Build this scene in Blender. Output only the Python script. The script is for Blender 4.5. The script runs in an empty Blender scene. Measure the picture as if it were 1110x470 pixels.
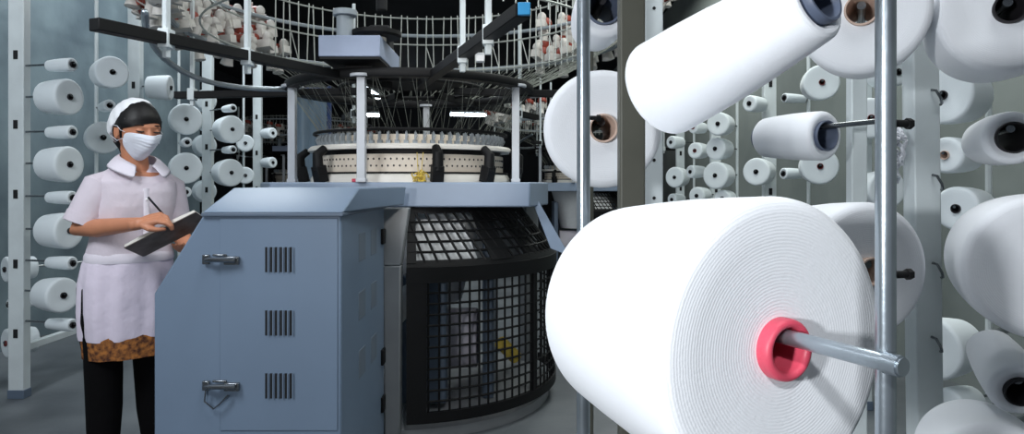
import bpy, math, random
from mathutils import Vector, Matrix, Quaternion

random.seed(7)
SC = bpy.context.scene
COL = SC.collection
PI = math.pi

# ------------------------------------------------------------------ camera
F, CX, HY, CZ = 740.0, 555.0, 198.0, 1.24      # focal length in px of a 1110x470 frame, axis column, horizon row, eye height
cam_d = bpy.data.cameras.new('camera')
cam_d.sensor_width = 36.0
cam_d.lens = 36.0 * F / 1110.0
cam_d.shift_y = -(235.0 - HY) / 1110.0
cam_d.clip_start = 0.02
cam_d.clip_end = 100
cam = bpy.data.objects.new('camera', cam_d)
cam.location = (0, 0, CZ)
cam.rotation_euler = (PI / 2, 0, 0)
COL.objects.link(cam)
SC.camera = cam

# ------------------------------------------------------------------ colour management, world, lights
SC.view_settings.view_transform = 'Standard'
SC.view_settings.look = 'None'
SC.view_settings.gamma = 1
SC.view_settings.exposure = 0.0
SC.view_settings.use_curve_mapping = False

W = bpy.data.worlds.new('world')
SC.world = W
W.use_nodes = True
bg = W.node_tree.nodes['Background']
bg.inputs['Color'].default_value = (0.72, 0.84, 1.0, 1)
bg.inputs['Strength'].default_value = 0.13


def lamp(name, kind, loc, target, energy, color=(1, 1, 1), size=0.5, size_y=None):
    d = bpy.data.lights.new(name, kind)
    d.energy = energy
    d.color = color
    if kind == 'AREA':
        d.shape = 'RECTANGLE'
        d.size = size
        d.size_y = size_y or size
    else:
        d.shadow_soft_size = size
    o = bpy.data.objects.new(name, d)
    o.location = loc
    o.rotation_euler = (Vector(target) - Vector(loc)).to_track_quat('-Z', 'Y').to_euler()
    COL.objects.link(o)
    return o


lamp('flash_lamp', 'AREA', (-0.87, -0.45, 1.33), (0.35, 0.9, 1.2), 22, (0.94, 0.97, 1.0), 0.10)
sp = lamp('fill_spot', 'SPOT', (-0.16, -0.55, 1.92), (0.25, 0.6, 1.03), 44, (0.94, 0.97, 1.0), 0.05)  # added spot brightening the giant cone's face; also casts its rod's shadow
sp.data.spot_size = math.radians(24)
sp.data.spot_blend = 0.5
sp = lamp('fill_spot', 'SPOT', (-0.25, -0.2, 1.75), (-0.42, 3.6, 1.50), 130, (1.0, 0.97, 0.93), 0.06)  # added spot to brighten the knitting head
sp.data.spot_size = math.radians(21)
sp.data.spot_blend = 0.6
lamp('ceiling_lamp_aisle', 'AREA', (-2.2, 0.7, 3.0), (-1.9, 3.8, 1.0), 62, (0.90, 0.95, 1.0), 1.0, 1.0)
lamp('ceiling_lamp_machine', 'AREA', (0.1, 2.0, 3.9), (-0.5, 4.0, 1.0), 30, (0.92, 0.96, 1.0), 0.5, 1.2)
lamp('ceiling_lamp_racks', 'AREA', (1.3, 4.2, 3.9), (1.4, 4.4, 0.0), 70, (0.95, 1.0, 0.95), 0.6, 3.0)
lamp('near_fill', 'AREA', (0.7, 0.5, 3.7), (0.7, 1.0, 0.0), 28, (0.95, 0.98, 1.0), 1.0, 1.0)  # added fill from above for the near cones
lamp('far_fill', 'AREA', (1.7, 8.6, 4.0), (1.7, 8.6, 0.0), 75, (0.95, 1.0, 0.97), 0.6, 3.0)  # added fill that lifts the dark far end of the rack
lamp('ceiling_lamp_side', 'AREA', (-2.6, 6.0, 3.9), (-2.7, 5.6, 0.0), 80, (0.88, 0.95, 1.0), 0.6, 3.0)


# ------------------------------------------------------------------ helpers
def at(px, py, Y):
    return Vector(((px - CX) / F * Y, Y, CZ + (HY - py) / F * Y))


class MB:
    """collects shapes, then links them as ONE mesh object"""
    def __init__(self):
        self.v, self.f = [], []

    def add(self, vs, fs):
        n = len(self.v)
        self.v += [Vector(p) for p in vs]
        self.f += [tuple(i + n for i in f) for f in fs]
        return self

    def box(self, lo, hi):
        x0, y0, z0 = lo
        x1, y1, z1 = hi
        return self.hexa([(x0, y0, z0), (x1, y0, z0), (x1, y1, z0), (x0, y1, z0),
                          (x0, y0, z1), (x1, y0, z1), (x1, y1, z1), (x0, y1, z1)])

    def hexa(self, p):
        return self.add(p, [(3, 2, 1, 0), (4, 5, 6, 7), (0, 1, 5, 4), (1, 2, 6, 5), (2, 3, 7, 6), (3, 0, 4, 7)])

    def beam(self, a, b, w, h, up=(0, 0, 1)):
        a, b = Vector(a), Vector(b)
        d = (b - a).normalized()
        s = d.cross(Vector(up))
        if s.length < 1e-4:
            s = d.cross(Vector((1, 0, 0)))
        s.normalize()
        u = s.cross(d)
        s, u = s * w / 2, u * h / 2
        return self.hexa([a - s - u, a + s - u, b + s - u, b - s - u, a - s + u, a + s + u, b + s + u, b - s + u])

    def prism(self, poly, ext):
        """poly: list of 3d points (planar), ext: extrusion vector"""
        n = len(poly)
        poly = [Vector(p) for p in poly]
        e = Vector(ext)
        vs = poly + [p + e for p in poly]
        fs = [tuple(range(n))[::-1], tuple(range(n, 2 * n))]
        fs += [(i, (i + 1) % n, n + (i + 1) % n, n + i) for i in range(n)]
        return self.add(vs, fs)

    def tube(self, pts, r, seg=8, cap='flat', flat=1.0, flat_dir=None):
        pts = [Vector(p) for p in pts]
        n = len(pts)
        rs = list(r) if hasattr(r, '__len__') else [r] * n
        if cap == 'round':                      # hemispherical ends
            d0 = (pts[0] - pts[1]).normalized()
            d1 = (pts[-1] - pts[-2]).normalized()
            r0, r1 = rs[0], rs[-1]
            A = [(pts[0] + d0 * r0 * math.sin(a), r0 * math.cos(a)) for a in (1.45, 1.1, 0.75, 0.4)]
            B = [(pts[-1] + d1 * r1 * math.sin(a), r1 * math.cos(a)) for a in (0.4, 0.75, 1.1, 1.45)]
            pts = [p for p, _ in A] + pts + [p for p, _ in B]
            rs = [q for _, q in A] + rs + [q for _, q in B]
            n = len(pts)
        tan = []
        for i in range(n):
            t = pts[min(i + 1, n - 1)] - pts[max(i - 1, 0)]
            tan.append(t.normalized() if t.length > 1e-9 else Vector((0, 0, 1)))
        ref = Vector(flat_dir) if flat_dir else (Vector((0, 0, 1)) if abs(tan[0].z) < 0.9 else Vector((1, 0, 0)))
        u = ref - tan[0] * ref.dot(tan[0])
        u.normalize()
        vs, fs = [], []
        for i in range(n):
            u = u - tan[i] * u.dot(tan[i])
            u.normalize()
            w = tan[i].cross(u)
            for k in range(seg):
                a = 2 * PI * k / seg
                vs.append(pts[i] + u * (math.cos(a) * rs[i] * flat) + w * (math.sin(a) * rs[i]))
        for i in range(n - 1):
            for k in range(seg):
                k2 = (k + 1) % seg
                fs.append((i * seg + k, i * seg + k2, (i + 1) * seg + k2, (i + 1) * seg + k))
        fs.append(tuple(range(seg))[::-1])
        fs.append(tuple((n - 1) * seg + k for k in range(seg)))
        return self.add(vs, fs)

    def lathe(self, prof, seg=48, closed=True, M=None, a0=0.0, a1=2 * PI):
        """profile of (r, z) turned about the local z axis"""
        full = abs(a1 - a0 - 2 * PI) < 1e-6
        cols = seg if full else seg + 1
        m = len(prof)
        vs, fs = [], []
        for k in range(cols):
            a = a0 + (a1 - a0) * k / seg
            for (r, z) in prof:
                p = Vector((r * math.cos(a), r * math.sin(a), z))
                vs.append(M @ p if M else p)
        for k in range(seg):
            k2 = (k + 1) % cols
            for j in range(m if closed else m - 1):
                j2 = (j + 1) % m
                fs.append((k * m + j, k2 * m + j, k2 * m + j2, k * m + j2))
        if closed and not full:
            fs.append(tuple(range(m)))
            fs.append(tuple((cols - 1) * m + j for j in range(m))[::-1])
        return self.add(vs, fs)

    def torus(self, R, r, z=0, seg=64, sub=8, M=None, sx=1.0):
        prof = [(R + r * sx * math.cos(2 * PI * j / sub), z + r * math.sin(2 * PI * j / sub)) for j in range(sub)]
        return self.lathe(prof, seg, True, M)

    def ball(self, c, r, seg=12, rings=8, rot=None):
        c = Vector(c)
        rx, ry, rz = r if hasattr(r, '__len__') else (r, r, r)
        vs, fs = [], []
        for i in range(rings + 1):
            th = PI * min(max(i / rings, 0.004), 0.996)
            for k in range(seg):
                a = 2 * PI * k / seg
                p = Vector((rx * math.sin(th) * math.cos(a), ry * math.sin(th) * math.sin(a), rz * math.cos(th)))
                if rot:
                    p = rot @ p
                vs.append(c + p)
        for i in range(rings):
            for k in range(seg):
                k2 = (k + 1) % seg
                fs.append((i * seg + k, (i + 1) * seg + k, (i + 1) * seg + k2, i * seg + k2))
        fs.append(tuple(range(seg)))
        fs.append(tuple(rings * seg + k for k in range(seg))[::-1])
        return self.add(vs, fs)

    def loft(self, secs, seg=28, yaw=0.0, p=2.4):
        """stacked superellipse sections: (centre, rx, ry)"""
        vs, fs = [], []
        cy, sy = math.cos(yaw), math.sin(yaw)
        for (c, rx, ry) in secs:
            c = Vector(c)
            for k in range(seg):
                a = 2 * PI * k / seg
                ca, sa = math.cos(a), math.sin(a)
                x = rx * math.copysign(abs(ca) ** (2 / p), ca)
                y = ry * math.copysign(abs(sa) ** (2 / p), sa)
                vs.append(c + Vector((x * cy - y * sy, x * sy + y * cy, 0)))
        n = len(secs)
        for i in range(n - 1):
            for k in range(seg):
                k2 = (k + 1) % seg
                fs.append((i * seg + k, i * seg + k2, (i + 1) * seg + k2, (i + 1) * seg + k))
        fs.append(tuple(range(seg))[::-1])
        fs.append(tuple((n - 1) * seg + k for k in range(seg)))
        return self.add(vs, fs)

    def mesh(self, name, mat, sharp=40):
        me = bpy.data.meshes.new(name)
        me.from_pydata([tuple(p) for p in self.v], [], self.f)
        me.materials.append(mat)
        me.polygons.foreach_set('use_smooth', [True] * len(me.polygons))
        me.validate()
        me.update()
        import bmesh
        b = bmesh.new()
        b.from_mesh(me)
        bmesh.ops.recalc_face_normals(b, faces=b.faces)
        b.to_mesh(me)
        b.free()
        me.set_sharp_from_angle(angle=math.radians(sharp))
        return me

    def obj(self, name, mat, parent=None, bevel=0.0, sharp=40, sub=0):
        o = bpy.data.objects.new(name, self.mesh(name, mat, sharp))
        COL.objects.link(o)
        if parent:
            o.parent = parent
        if bevel:
            m = o.modifiers.new('bevel', 'BEVEL')
            m.width = bevel
            m.segments = 2
            m.limit_method = 'ANGLE'
            m.angle_limit = math.radians(50)
        if sub:
            m = o.modifiers.new('sub', 'SUBSURF')
            m.levels = m.render_levels = sub
        return o


def tag(o, label, cat, group=None):
    o['label'] = label
    o['category'] = cat
    if group:
        o['group'] = group
    return o


def thing(name, label, cat, loc=(0, 0, 0), group=None, quat=None):
    o = bpy.data.objects.new(name, None)
    o.empty_display_size = 0.05
    o.location = loc
    if quat is not None:
        o.rotation_mode = 'QUATERNION'
        o.rotation_quaternion = quat
    COL.objects.link(o)
    return tag(o, label, cat, group)


def structure(o):
    o['kind'] = 'structure'
    return o


# ------------------------------------------------------------------ materials
def mat(name, col, rough=0.5, metal=0.0, var=0.0, vscale=8.0, bump=0.0, bscale=60.0, sheen=0.0, emit=0.0, spec=0.5, col2=None, coat=0.0):
    m = bpy.data.materials.new(name)
    m.use_nodes = True
    nt = m.node_tree
    b = nt.nodes['Principled BSDF']
    c = tuple(x if isinstance(x, float) else x / 255.0 for x in col)
    c = tuple((x / 12.92 if x <= 0.04045 else ((x + 0.055) / 1.055) ** 2.4) for x in c) + (1,)
    b.inputs['Base Color'].default_value = c
    b.inputs['Roughness'].default_value = rough
    b.inputs['Metallic'].default_value = metal
    b.inputs['Specular IOR Level'].default_value = spec
    b.inputs['Coat Weight'].default_value = coat
    if sheen:
        b.inputs['Sheen Weight'].default_value = sheen
    if emit:
        b.inputs['Emission Color'].default_value = c
        b.inputs['Emission Strength'].default_value = emit
    tc = nt.nodes.new('ShaderNodeTexCoord')
    if var or col2:
        n = nt.nodes.new('ShaderNodeTexNoise')
        n.inputs['Scale'].default_value = vscale
        n.inputs['Detail'].default_value = 5
        nt.links.new(tc.outputs['Object'], n.inputs['Vector'])
        r = nt.nodes.new('ShaderNodeValToRGB')
        r.color_ramp.elements[0].position = 0.35
        r.color_ramp.elements[1].position = 0.68
        if col2:
            d = tuple(x / 255.0 for x in col2)
            d = tuple((x / 12.92 if x <= 0.04045 else ((x + 0.055) / 1.055) ** 2.4) for x in d) + (1,)
        else:
            d = tuple(min(1, x * (1 + var)) for x in c[:3]) + (1,)
            r.color_ramp.elements[0].color = tuple(x * (1 - var) for x in c[:3]) + (1,)
        if col2:
            r.color_ramp.elements[0].color = c
        r.color_ramp.elements[1].color = d
        nt.links.new(n.outputs['Fac'], r.inputs['Fac'])
        nt.links.new(r.outputs['Color'], b.inputs['Base Color'])
    if bump:
        n2 = nt.nodes.new('ShaderNodeTexNoise')
        n2.inputs['Scale'].default_value = bscale
        n2.inputs['Detail'].default_value = 4
        nt.links.new(tc.outputs['Object'], n2.inputs['Vector'])
        bp = nt.nodes.new('ShaderNodeBump')
        bp.inputs['Strength'].default_value = bump
        bp.inputs['Distance'].default_value = 0.01 if bscale > 17 else 0.022
        nt.links.new(n2.outputs['Fac'], bp.inputs['Height'])
        nt.links.new(bp.outputs['Normal'], b.inputs['Normal'])
    return m


def yarn_material(name, col, ring_scale=110.0, strength=0.12):
    """wound yarn: concentric ridges on the end face, crossed threads on the flank"""
    m = mat(name, col, rough=0.85, sheen=0.25, spec=0.2)
    nt = m.node_tree
    b = nt.nodes['Principled BSDF']
    tc = nt.nodes.new('ShaderNodeTexCoord')
    w1 = nt.nodes.new('ShaderNodeTexWave')
    w1.wave_type = 'RINGS'
    w1.rings_direction = 'Z'
    w1.inputs['Scale'].default_value = ring_scale
    w1.inputs['Distortion'].default_value = 1.2
    w1.inputs['Detail'].default_value = 2
    w2 = nt.nodes.new('ShaderNodeTexWave')
    w2.wave_type = 'BANDS'
    w2.bands_direction = 'Z'
    w2.inputs['Scale'].default_value = ring_scale * 2.2
    w2.inputs['Distortion'].default_value = 3.0
    w2.inputs['Detail'].default_value = 2
    mx = nt.nodes.new('ShaderNodeMath')
    mx.operation = 'ADD'
    bp = nt.nodes.new('ShaderNodeBump')
    bp.inputs['Strength'].default_value = strength
    bp.inputs['Distance'].default_value = 0.002
    nt.links.new(tc.outputs['Object'], w1.inputs['Vector'])
    nt.links.new(tc.outputs['Object'], w2.inputs['Vector'])
    nt.links.new(w1.outputs['Fac'], mx.inputs[0])
    nt.links.new(w2.outputs['Fac'], mx.inputs[1])
    nt.links.new(mx.outputs[0], bp.inputs['Height'])
    nt.links.new(bp.outputs['Normal'], b.inputs['Normal'])
    return m


M = {}
M['yarn'] = yarn_material('white_yarn', (240, 243, 248))
M['yarn_cool'] = yarn_material('cool_white_yarn', (228, 236, 240), 60, 0.1)
M['tube_pink'] = mat('pink_plastic_tube', (214, 78, 100), 0.45, var=0.08, vscale=40)
M['tube_dark'] = mat('dark_tube', (30, 28, 32), 0.6, var=0.2, vscale=30)
M['tube_red'] = mat('red_brown_tube', (110, 40, 40), 0.6, var=0.2, vscale=30)
M['tube_card'] = mat('card_tube', (205, 180, 165), 0.7, var=0.1, vscale=30)
M['tube_blue'] = mat('grey_blue_tube', (88, 98, 118), 0.5, var=0.1, vscale=30)
M['cab'] = mat('cabinet_paint', (116, 134, 156), 0.42, var=0.04, vscale=3, bump=0.02, bscale=200)
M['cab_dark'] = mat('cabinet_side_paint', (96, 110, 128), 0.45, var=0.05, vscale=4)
M['cab_patch'] = mat('faint_square_tone', (112, 124, 138), 0.5, var=0.05, vscale=9)
M['black'] = mat('black_paint', (11, 11, 13), 0.6, var=0.2, vscale=12, spec=0.3)
M['near_black'] = mat('dark_interior', (18, 19, 22), 0.8, var=0.2, vscale=6)  # near-black parts; also painted as the shade inside slots, louvres and holes
M['steel'] = mat('galvanised_steel', (172, 182, 190), 0.28, 0.85, var=0.12, vscale=18, bump=0.03, bscale=90)
M['chrome'] = mat('worn_chrome', (128, 132, 136), 0.25, 0.9, var=0.1, vscale=30)
M['white_paint'] = mat('white_painted_steel', (214, 222, 224), 0.5, var=0.06, vscale=7, bump=0.03, bscale=50)
M['grey_paint'] = mat('grey_painted_steel', (150, 158, 164), 0.5, var=0.08, vscale=6)
M['post_paint'] = mat('light_grey_steel', (196, 200, 206), 0.4, var=0.05, vscale=6)
M['olive'] = mat('olive_grey_steel', (84, 84, 75), 0.5, var=0.15, vscale=5)
M['deck'] = mat('machine_deck_paint', (140, 156, 178), 0.4, var=0.05, vscale=5)
M['leg'] = mat('machine_leg_paint', (140, 143, 146), 0.5, var=0.1, vscale=5)
M['cream'] = mat('cream_enamel', (226, 214, 198), 0.5, var=0.06, vscale=9)
M['ivory'] = mat('ivory_enamel', (226, 222, 214), 0.45, var=0.05, vscale=9)
M['wire'] = mat('pale_wire', (186, 190, 184), 0.4, 0.3, var=0.1, vscale=20)
M['strand'] = mat('yarn_strand', (120, 124, 116), 0.8)
M['red_cap'] = mat('rust_red_plastic', (150, 62, 46), 0.5, var=0.2, vscale=25)
M['feeder'] = mat('feeder_plastic', (206, 202, 196), 0.5, var=0.12, vscale=20)
M['blue'] = mat('blue_plastic', (60, 160, 220), 0.4, var=0.05, vscale=20)
M['label'] = mat('white_sticker', (232, 234, 236), 0.5, var=0.03, vscale=20)
M['box'] = mat('drive_box_paint', (150, 162, 186), 0.45, var=0.05, vscale=8)
M['yellow'] = mat('yellow_yarn', (214, 186, 84), 0.9, var=0.1, vscale=40)
M['floor'] = mat('worn_concrete', (88, 93, 98), 0.38, col2=(112, 117, 121), vscale=2.2, bump=0.06, bscale=30)
M['wall_l'] = mat('blue_grey_sheeting', (96, 110, 118), 0.35, col2=(130, 146, 152), vscale=1.6, bump=0.25, bscale=6)
M['wall_r'] = mat('grey_green_plaster', (118, 126, 124), 0.7, col2=(140, 147, 144), vscale=1.2, bump=0.05, bscale=20)
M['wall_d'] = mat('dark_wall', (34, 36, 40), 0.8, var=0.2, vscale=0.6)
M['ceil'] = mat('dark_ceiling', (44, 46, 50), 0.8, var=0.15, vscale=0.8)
M['tube_light'] = mat('lamp_tube', (235, 245, 255), 0.4, emit=9.0)
M['skin'] = mat('skin', (196, 132, 100), 0.5, var=0.06, vscale=14, bump=0.02, bscale=300)
M['hair'] = mat('black_hair', (14, 12, 13), 0.5, bump=0.10, bscale=220, spec=0.35)
M['cap'] = mat('white_cap_cloth', (232, 234, 238), 0.85, sheen=0.2, bump=0.25, bscale=50)
M['mask'] = mat('white_mask_cloth', (236, 240, 250), 0.8, sheen=0.1, bump=0.05, bscale=200)
M['shirt'] = mat('pale_mauve_shirt', (214, 204, 214), 0.85, sheen=0.15, bump=0.30, bscale=16)
M['collar'] = mat('collar_cloth', (226, 220, 230), 0.85, bump=0.1, bscale=60)
M['skirt'] = mat('white_apron_cloth', (226, 216, 232), 0.85, sheen=0.15, bump=0.35, bscale=13)
M['batik'] = mat('brown_print_cloth', (70, 36, 22), 0.85, col2=(176, 112, 52), vscale=55)
M['trouser'] = mat('black_trousers', (9, 8, 10), 0.9, bump=0.15, bscale=20, spec=0.15)
M['lip'] = mat('dark_lash', (30, 20, 18), 0.6)
M['page'] = mat('paper_pages', (226, 222, 214), 0.8, var=0.03, vscale=60)
M['cover'] = mat('brown_book_cover', (92, 82, 74), 0.55, col2=(122, 114, 108), vscale=14)
M['pen'] = mat('black_pen', (26, 26, 30), 0.3)
M['shoe'] = mat('black_shoe', (18, 18, 20), 0.4)
M['lint'] = mat('white_lint', (224, 226, 232), 0.95, sheen=0.4, bump=0.5, bscale=70)

# ------------------------------------------------------------------ the setting
XL, XR, YB, ZC = -3.75, 2.75, 24.0, 4.3
structure(MB().box((-8, -3, -0.1), (8, YB, 0)).obj('floor', M['floor']))
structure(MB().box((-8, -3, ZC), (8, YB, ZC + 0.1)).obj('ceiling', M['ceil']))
structure(MB().box((XL - 0.1, -3, 0), (XL, 8.2, ZC)).obj('wall_left', M['wall_l']))
structure(MB().box((XR, -3, 0), (XR + 0.1, YB, ZC)).obj('wall_right', M['wall_r']))
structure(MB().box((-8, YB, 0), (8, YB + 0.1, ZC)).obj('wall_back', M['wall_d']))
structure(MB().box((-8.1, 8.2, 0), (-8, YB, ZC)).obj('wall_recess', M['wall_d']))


# fluorescent lamps far down the hall
def tube_lamp(a, b, label):
    a, b = Vector(a), Vector(b)
    mid = (a + b) / 2
    t = thing('fluorescent_lamp', label, 'lamp', mid, 'fluorescent lamps far down the hall')
    d = (b - a).normalized()
    MB().tube([a - mid, b - mid], 0.045, 12).obj('lamp_tube', M['tube_light'], t)
    MB().beam(a - mid + Vector((0, 0, .1)), b - mid + Vector((0, 0, .1)), 0.16, 0.06).obj('lamp_housing', M['white_paint'], t, 0.01)
    h = MB()
    for q in (0.2, 0.8):
        p = a.lerp(b, q) - mid
        h.tube([p + Vector((0, 0, .12)), p + Vector((0, 0, ZC - mid.z))], 0.01, 6)
    h.obj('hanger', M['grey_paint'], t)
    return t


p, q = at(488, 124, 22), at(532, 125, 22)
tube_lamp(p, q, 'fluorescent lamp glowing above the knitting head, crosswise far down the hall')
p = at(395, 97, 16.2)
tube_lamp(p, p + Vector((0, 3.2, 0)), 'fluorescent lamp seen lengthwise beside the grey post under the black ring')
p, q = at(382, 125, 21), at(411, 125, 21)
tube_lamp(p, q, 'short fluorescent lamp partly behind the grey post of the knitting machine')


# ------------------------------------------------------------------ yarn cones
def cone_meshes(R1, R2, L, hole, yarn, core, rim=0.0, seg=48, key=''):
    """front face at z=0 facing +z, body towards -z; returns the winding's and the tube's mesh"""
    bore = hole + 0.003
    c = min(0.014, R1 * 0.22)
    prof = [(bore, -0.004)]
    for t in (0.25, 0.5, 0.75):
        prof.append((bore + (R1 - c - bore) * t, -0.004 * (1 - t)))
    for a in (90, 67, 45, 22, 0):
        prof.append((R1 - c + c * math.cos(math.radians(a)), -c + c * math.sin(math.radians(a))))
    for t in (0.25, 0.5, 0.75):
        prof.append((R1 + (R2 - R1) * t + 0.0025 * math.sin(t * PI), -c - (L - 2 * c) * t))
    for a in (0, -22, -45, -67, -90):
        prof.append((R2 - c + c * math.cos(math.radians(a)), -L + c + c * math.sin(math.radians(a))))
    prof.append((bore, -L))
    w = MB().lathe(prof, seg).mesh('winding', yarn, 60)
    e = 0.006 + rim * 0.4
    pr = [(hole, e - 0.002), (hole + 0.001, e), (bore + rim, e), (bore + rim + 0.001, e - 0.002), (bore + rim, -0.003), (bore - 0.0002, -0.005),
          (bore - 0.0002, -L - 0.012), (hole, -L - 0.012)]
    if rim:
        pr = [(hole, e - 0.004)] + [(hole + (bore + rim - hole) * (0.5 - 0.5 * math.cos(a)), e - 0.004 + 0.005 * math.sin(a)) for a in (0.5, 1.0, 1.57, 2.1, 2.64)] + \
             [(bore + rim, e - 0.005), (bore + rim, -0.004), (bore - 0.0002, -0.005), (bore - 0.0002, -L - 0.012), (hole, -L - 0.012)]
    t = MB().lathe(pr, max(24, seg // 2)).mesh('core_tube', core, 40)
    return w, t


def link(name, me, parent):
    o = bpy.data.objects.new(name, me)
    COL.objects.link(o)
    o.parent = parent
    return o


def put_cone(meshes, P, n, label, group):
    q = Vector(n).normalized().to_track_quat('Z', 'Y')
    t = thing('yarn_cone', label, 'yarn cone', P, group, q)
    link('winding', meshes[0], t)
    link('core_tube', meshes[1], t)
    return t


TYPES = {}


def cone_type(R, kind, core):
    k = (round(R, 3), kind, core)
    if k not in TYPES:
        if kind == 'big':
            TYPES[k] = cone_meshes(R, R * 0.88, 0.165, 0.014, M['yarn_cool'], M[core], seg=40)
        else:
            TYPES[k] = cone_meshes(R, R * 0.82, 0.17, 0.014, M['yarn_cool'], M[core], seg=28)
    return TYPES[k]


PEG_R = 0.006


def peg_on(rack_loc, parent, post_xy, P, n, hole, L, name='peg', r=PEG_R, m='chrome'):
    """a rack's peg from its upright through the bore of the cone that hangs on it"""
    n = Vector(n).normalized()
    up = Vector((0, 0, 1))
    up = (up - n * up.dot(n)).normalized()
    off = up * (hole - r - 0.0006)
    a = P + off + n * 0.012
    b = Vector((post_xy[0], post_xy[1], 0))
    d = (Vector((P.x, P.y, 0)) - b).dot(Vector((n.x, n.y, 0)))
    back = P + off - n * max(L + 0.02, d)
    MB().tube([a - rack_loc, back - rack_loc], r, 8).obj(name, M[m], parent)


ORD = ['topmost', 'second from the top', 'third from the top', 'fourth from the top', 'fifth from the top', 'sixth from the top', 'seventh from the top', 'eighth from the top', 'lowest']


def creel_rack(label, X, posts, rods, cols, H, side, wall_name):
    loc = Vector((X, posts[0], 0))
    t = thing('creel_rack', label, 'yarn rack', loc)
    for y in posts:
        b = MB()
        b.box((-.045, y - loc.y - .03, 0.0), (.045, y - loc.y + .03, H))
        b.obj('post', M['white_paint'], t, 0.004)
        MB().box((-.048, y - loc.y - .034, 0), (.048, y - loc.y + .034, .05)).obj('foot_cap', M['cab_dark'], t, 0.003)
        s = MB()
        for z in (0.35, 0.75, 1.15, 1.55, 1.95):
            s.box((-.012 + side * 0.0, y - loc.y - .034, z), (.012, y - loc.y - .030, z + .05))
        s.obj('slot', M['near_black'], t)
    for y in rods:
        MB().tube([(0, y - loc.y, 0.3), (0, y - loc.y, H - .02)], 0.012, 8).obj('rod', M['white_paint'], t)
    for z in (0.28, H - .03):
        MB().box((-.02, -.0, z - .02), (.02, posts[-1] - loc.y, z + .02)).obj('rail', M['white_paint'], t, 0.003)
    for (up_y, items) in cols:
        for it in items:
            px, py, Y, R, kind, core, lab = it
            P = at(px, py, Y)
            n = Vector((P.x - X, P.y - up_y, 0))
            d = n.length
            n.normalize()
            least = 0.25 if up_y in posts else 0.2        # a cone needs its own length in front of the upright
            if d < least:
                P = Vector((X, up_y, P.z)) + n * least
            L = 0.165 if kind == 'big' else 0.17
            put_cone(cone_type(R, kind, core), P, n, lab, wall_name)
            peg_on(loc, t, (X, up_y), P, n, 0.014, L)
    return t


XRK = -2.85
B, S = 'big', 'small'
D_, R_ = 'tube_dark', 'tube_red'
GL = 'yarn cones on the rack behind the woman'
c1 = [(79, 70, 3.86, .038, S, D_), (76, 105, 3.88, .103, B, D_), (79, 143, 3.86, .038, S, D_), (76, 178, 3.88, .103, B, D_), (79, 214, 3.86, .038, S, D_),
      (76, 250, 3.88, .103, B, D_), (79, 285, 3.86, .038, S, D_), (69, 320, 3.80, .098, B, D_), (79, 352, 3.86, .036, S, D_)]
cn = {B: 'full white yarn cone', S: 'thin nearly used white yarn cone'}
c1 = [x + ('%s, %s beside the tall white end post' % (cn[x[4]], ORD[i] if i < 8 else 'lowest'),) for i, x in enumerate(c1)]
c0 = [(5, 292, 4.25, .08, B, D_, 'white yarn cone behind the tall end post, upper of its two full cones'),
      (9, 330, 4.22, .034, S, D_, 'thin yarn cone behind the tall end post, between two full cones'),
      (6, 372, 4.25, .09, B, R_, 'full white yarn cone with red tube, at the foot of the tall end post')]
c2 = [(122, 78, 4.48, .105, B, D_, 'full white yarn cone hanging high above the cap of the woman'),
      (119, 114, 4.46, .038, S, D_, 'thin white yarn cone just above the back of the woman\'s cap'),
      (112, 149, 4.46, .105, B, D_, 'full white yarn cone half hidden by the back of the woman\'s cap')]
cp1 = [(174, 95, 5.2, .095, B, D_, 'dim white yarn cone on the post directly above the woman\'s forehead')]
c3 = [(202, 129, 5.6, .128, B, D_), (203, 154, 5.56, .04, S, D_), (202, 182, 5.6, .128, B, D_), (202, 208, 5.56, .042, S, D_)]
c3 = [x + ('%s, %s beside the face mask' % (cn[x[4]], ORD[i] if i < 3 else 'lowest visible'),) for i, x in enumerate(c3)]
cp2a = [(221, 110, 6.68, .11, B, D_), (221, 137, 6.66, .05, S, D_), (221, 158, 6.68, .11, B, D_), (221, 186, 6.66, .05, S, D_), (221, 207, 6.68, .11, B, D_)]
cp2a = [x + ('white yarn cone turned away behind the thick white post, %s' % (ORD[i] if i < 4 else 'lowest'),) for i, x in enumerate(cp2a)]
cp2b = [(253, 117, 6.1, .036, S, D_), (252, 140, 6.14, .125, B, D_), (253, 162, 6.1, .036, S, D_), (251, 187, 6.14, .125, B, D_)]
cp2b = [x + ('%s, %s above the sloping cabinet lid' % (cn[x[4]], ORD[i] if i < 3 else 'lowest visible'),) for i, x in enumerate(cp2b)]
c5 = [(266, 155, 7.05, .088, B, D_, 'white yarn cone seen end on, upper one on the thin rod past the thick post'),
      (266, 190, 7.05, .088, B, D_, 'white yarn cone seen end on, lower one on the thin rod past the thick post')]
c6 = [(296, 144, 7.5, .06, B, D_, 'small dim white yarn cone by the farthest white post, upper'),
      (296, 176, 7.5, .06, B, D_, 'small dim white yarn cone by the farthest white post, lower')]
creel_rack('tall white yarn rack behind the woman, its end post at the photo edge', XRK, [3.95, 5.17, 6.4, 7.65], [4.68, 5.84, 7.25],
           [(3.95, c1), (4.68, c0), (4.68, c2), (5.17, cp1), (5.84, c3), (6.4, cp2a), (6.4, cp2b), (7.25, c5), (7.65, c6)], 2.75, 1, GL)

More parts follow.
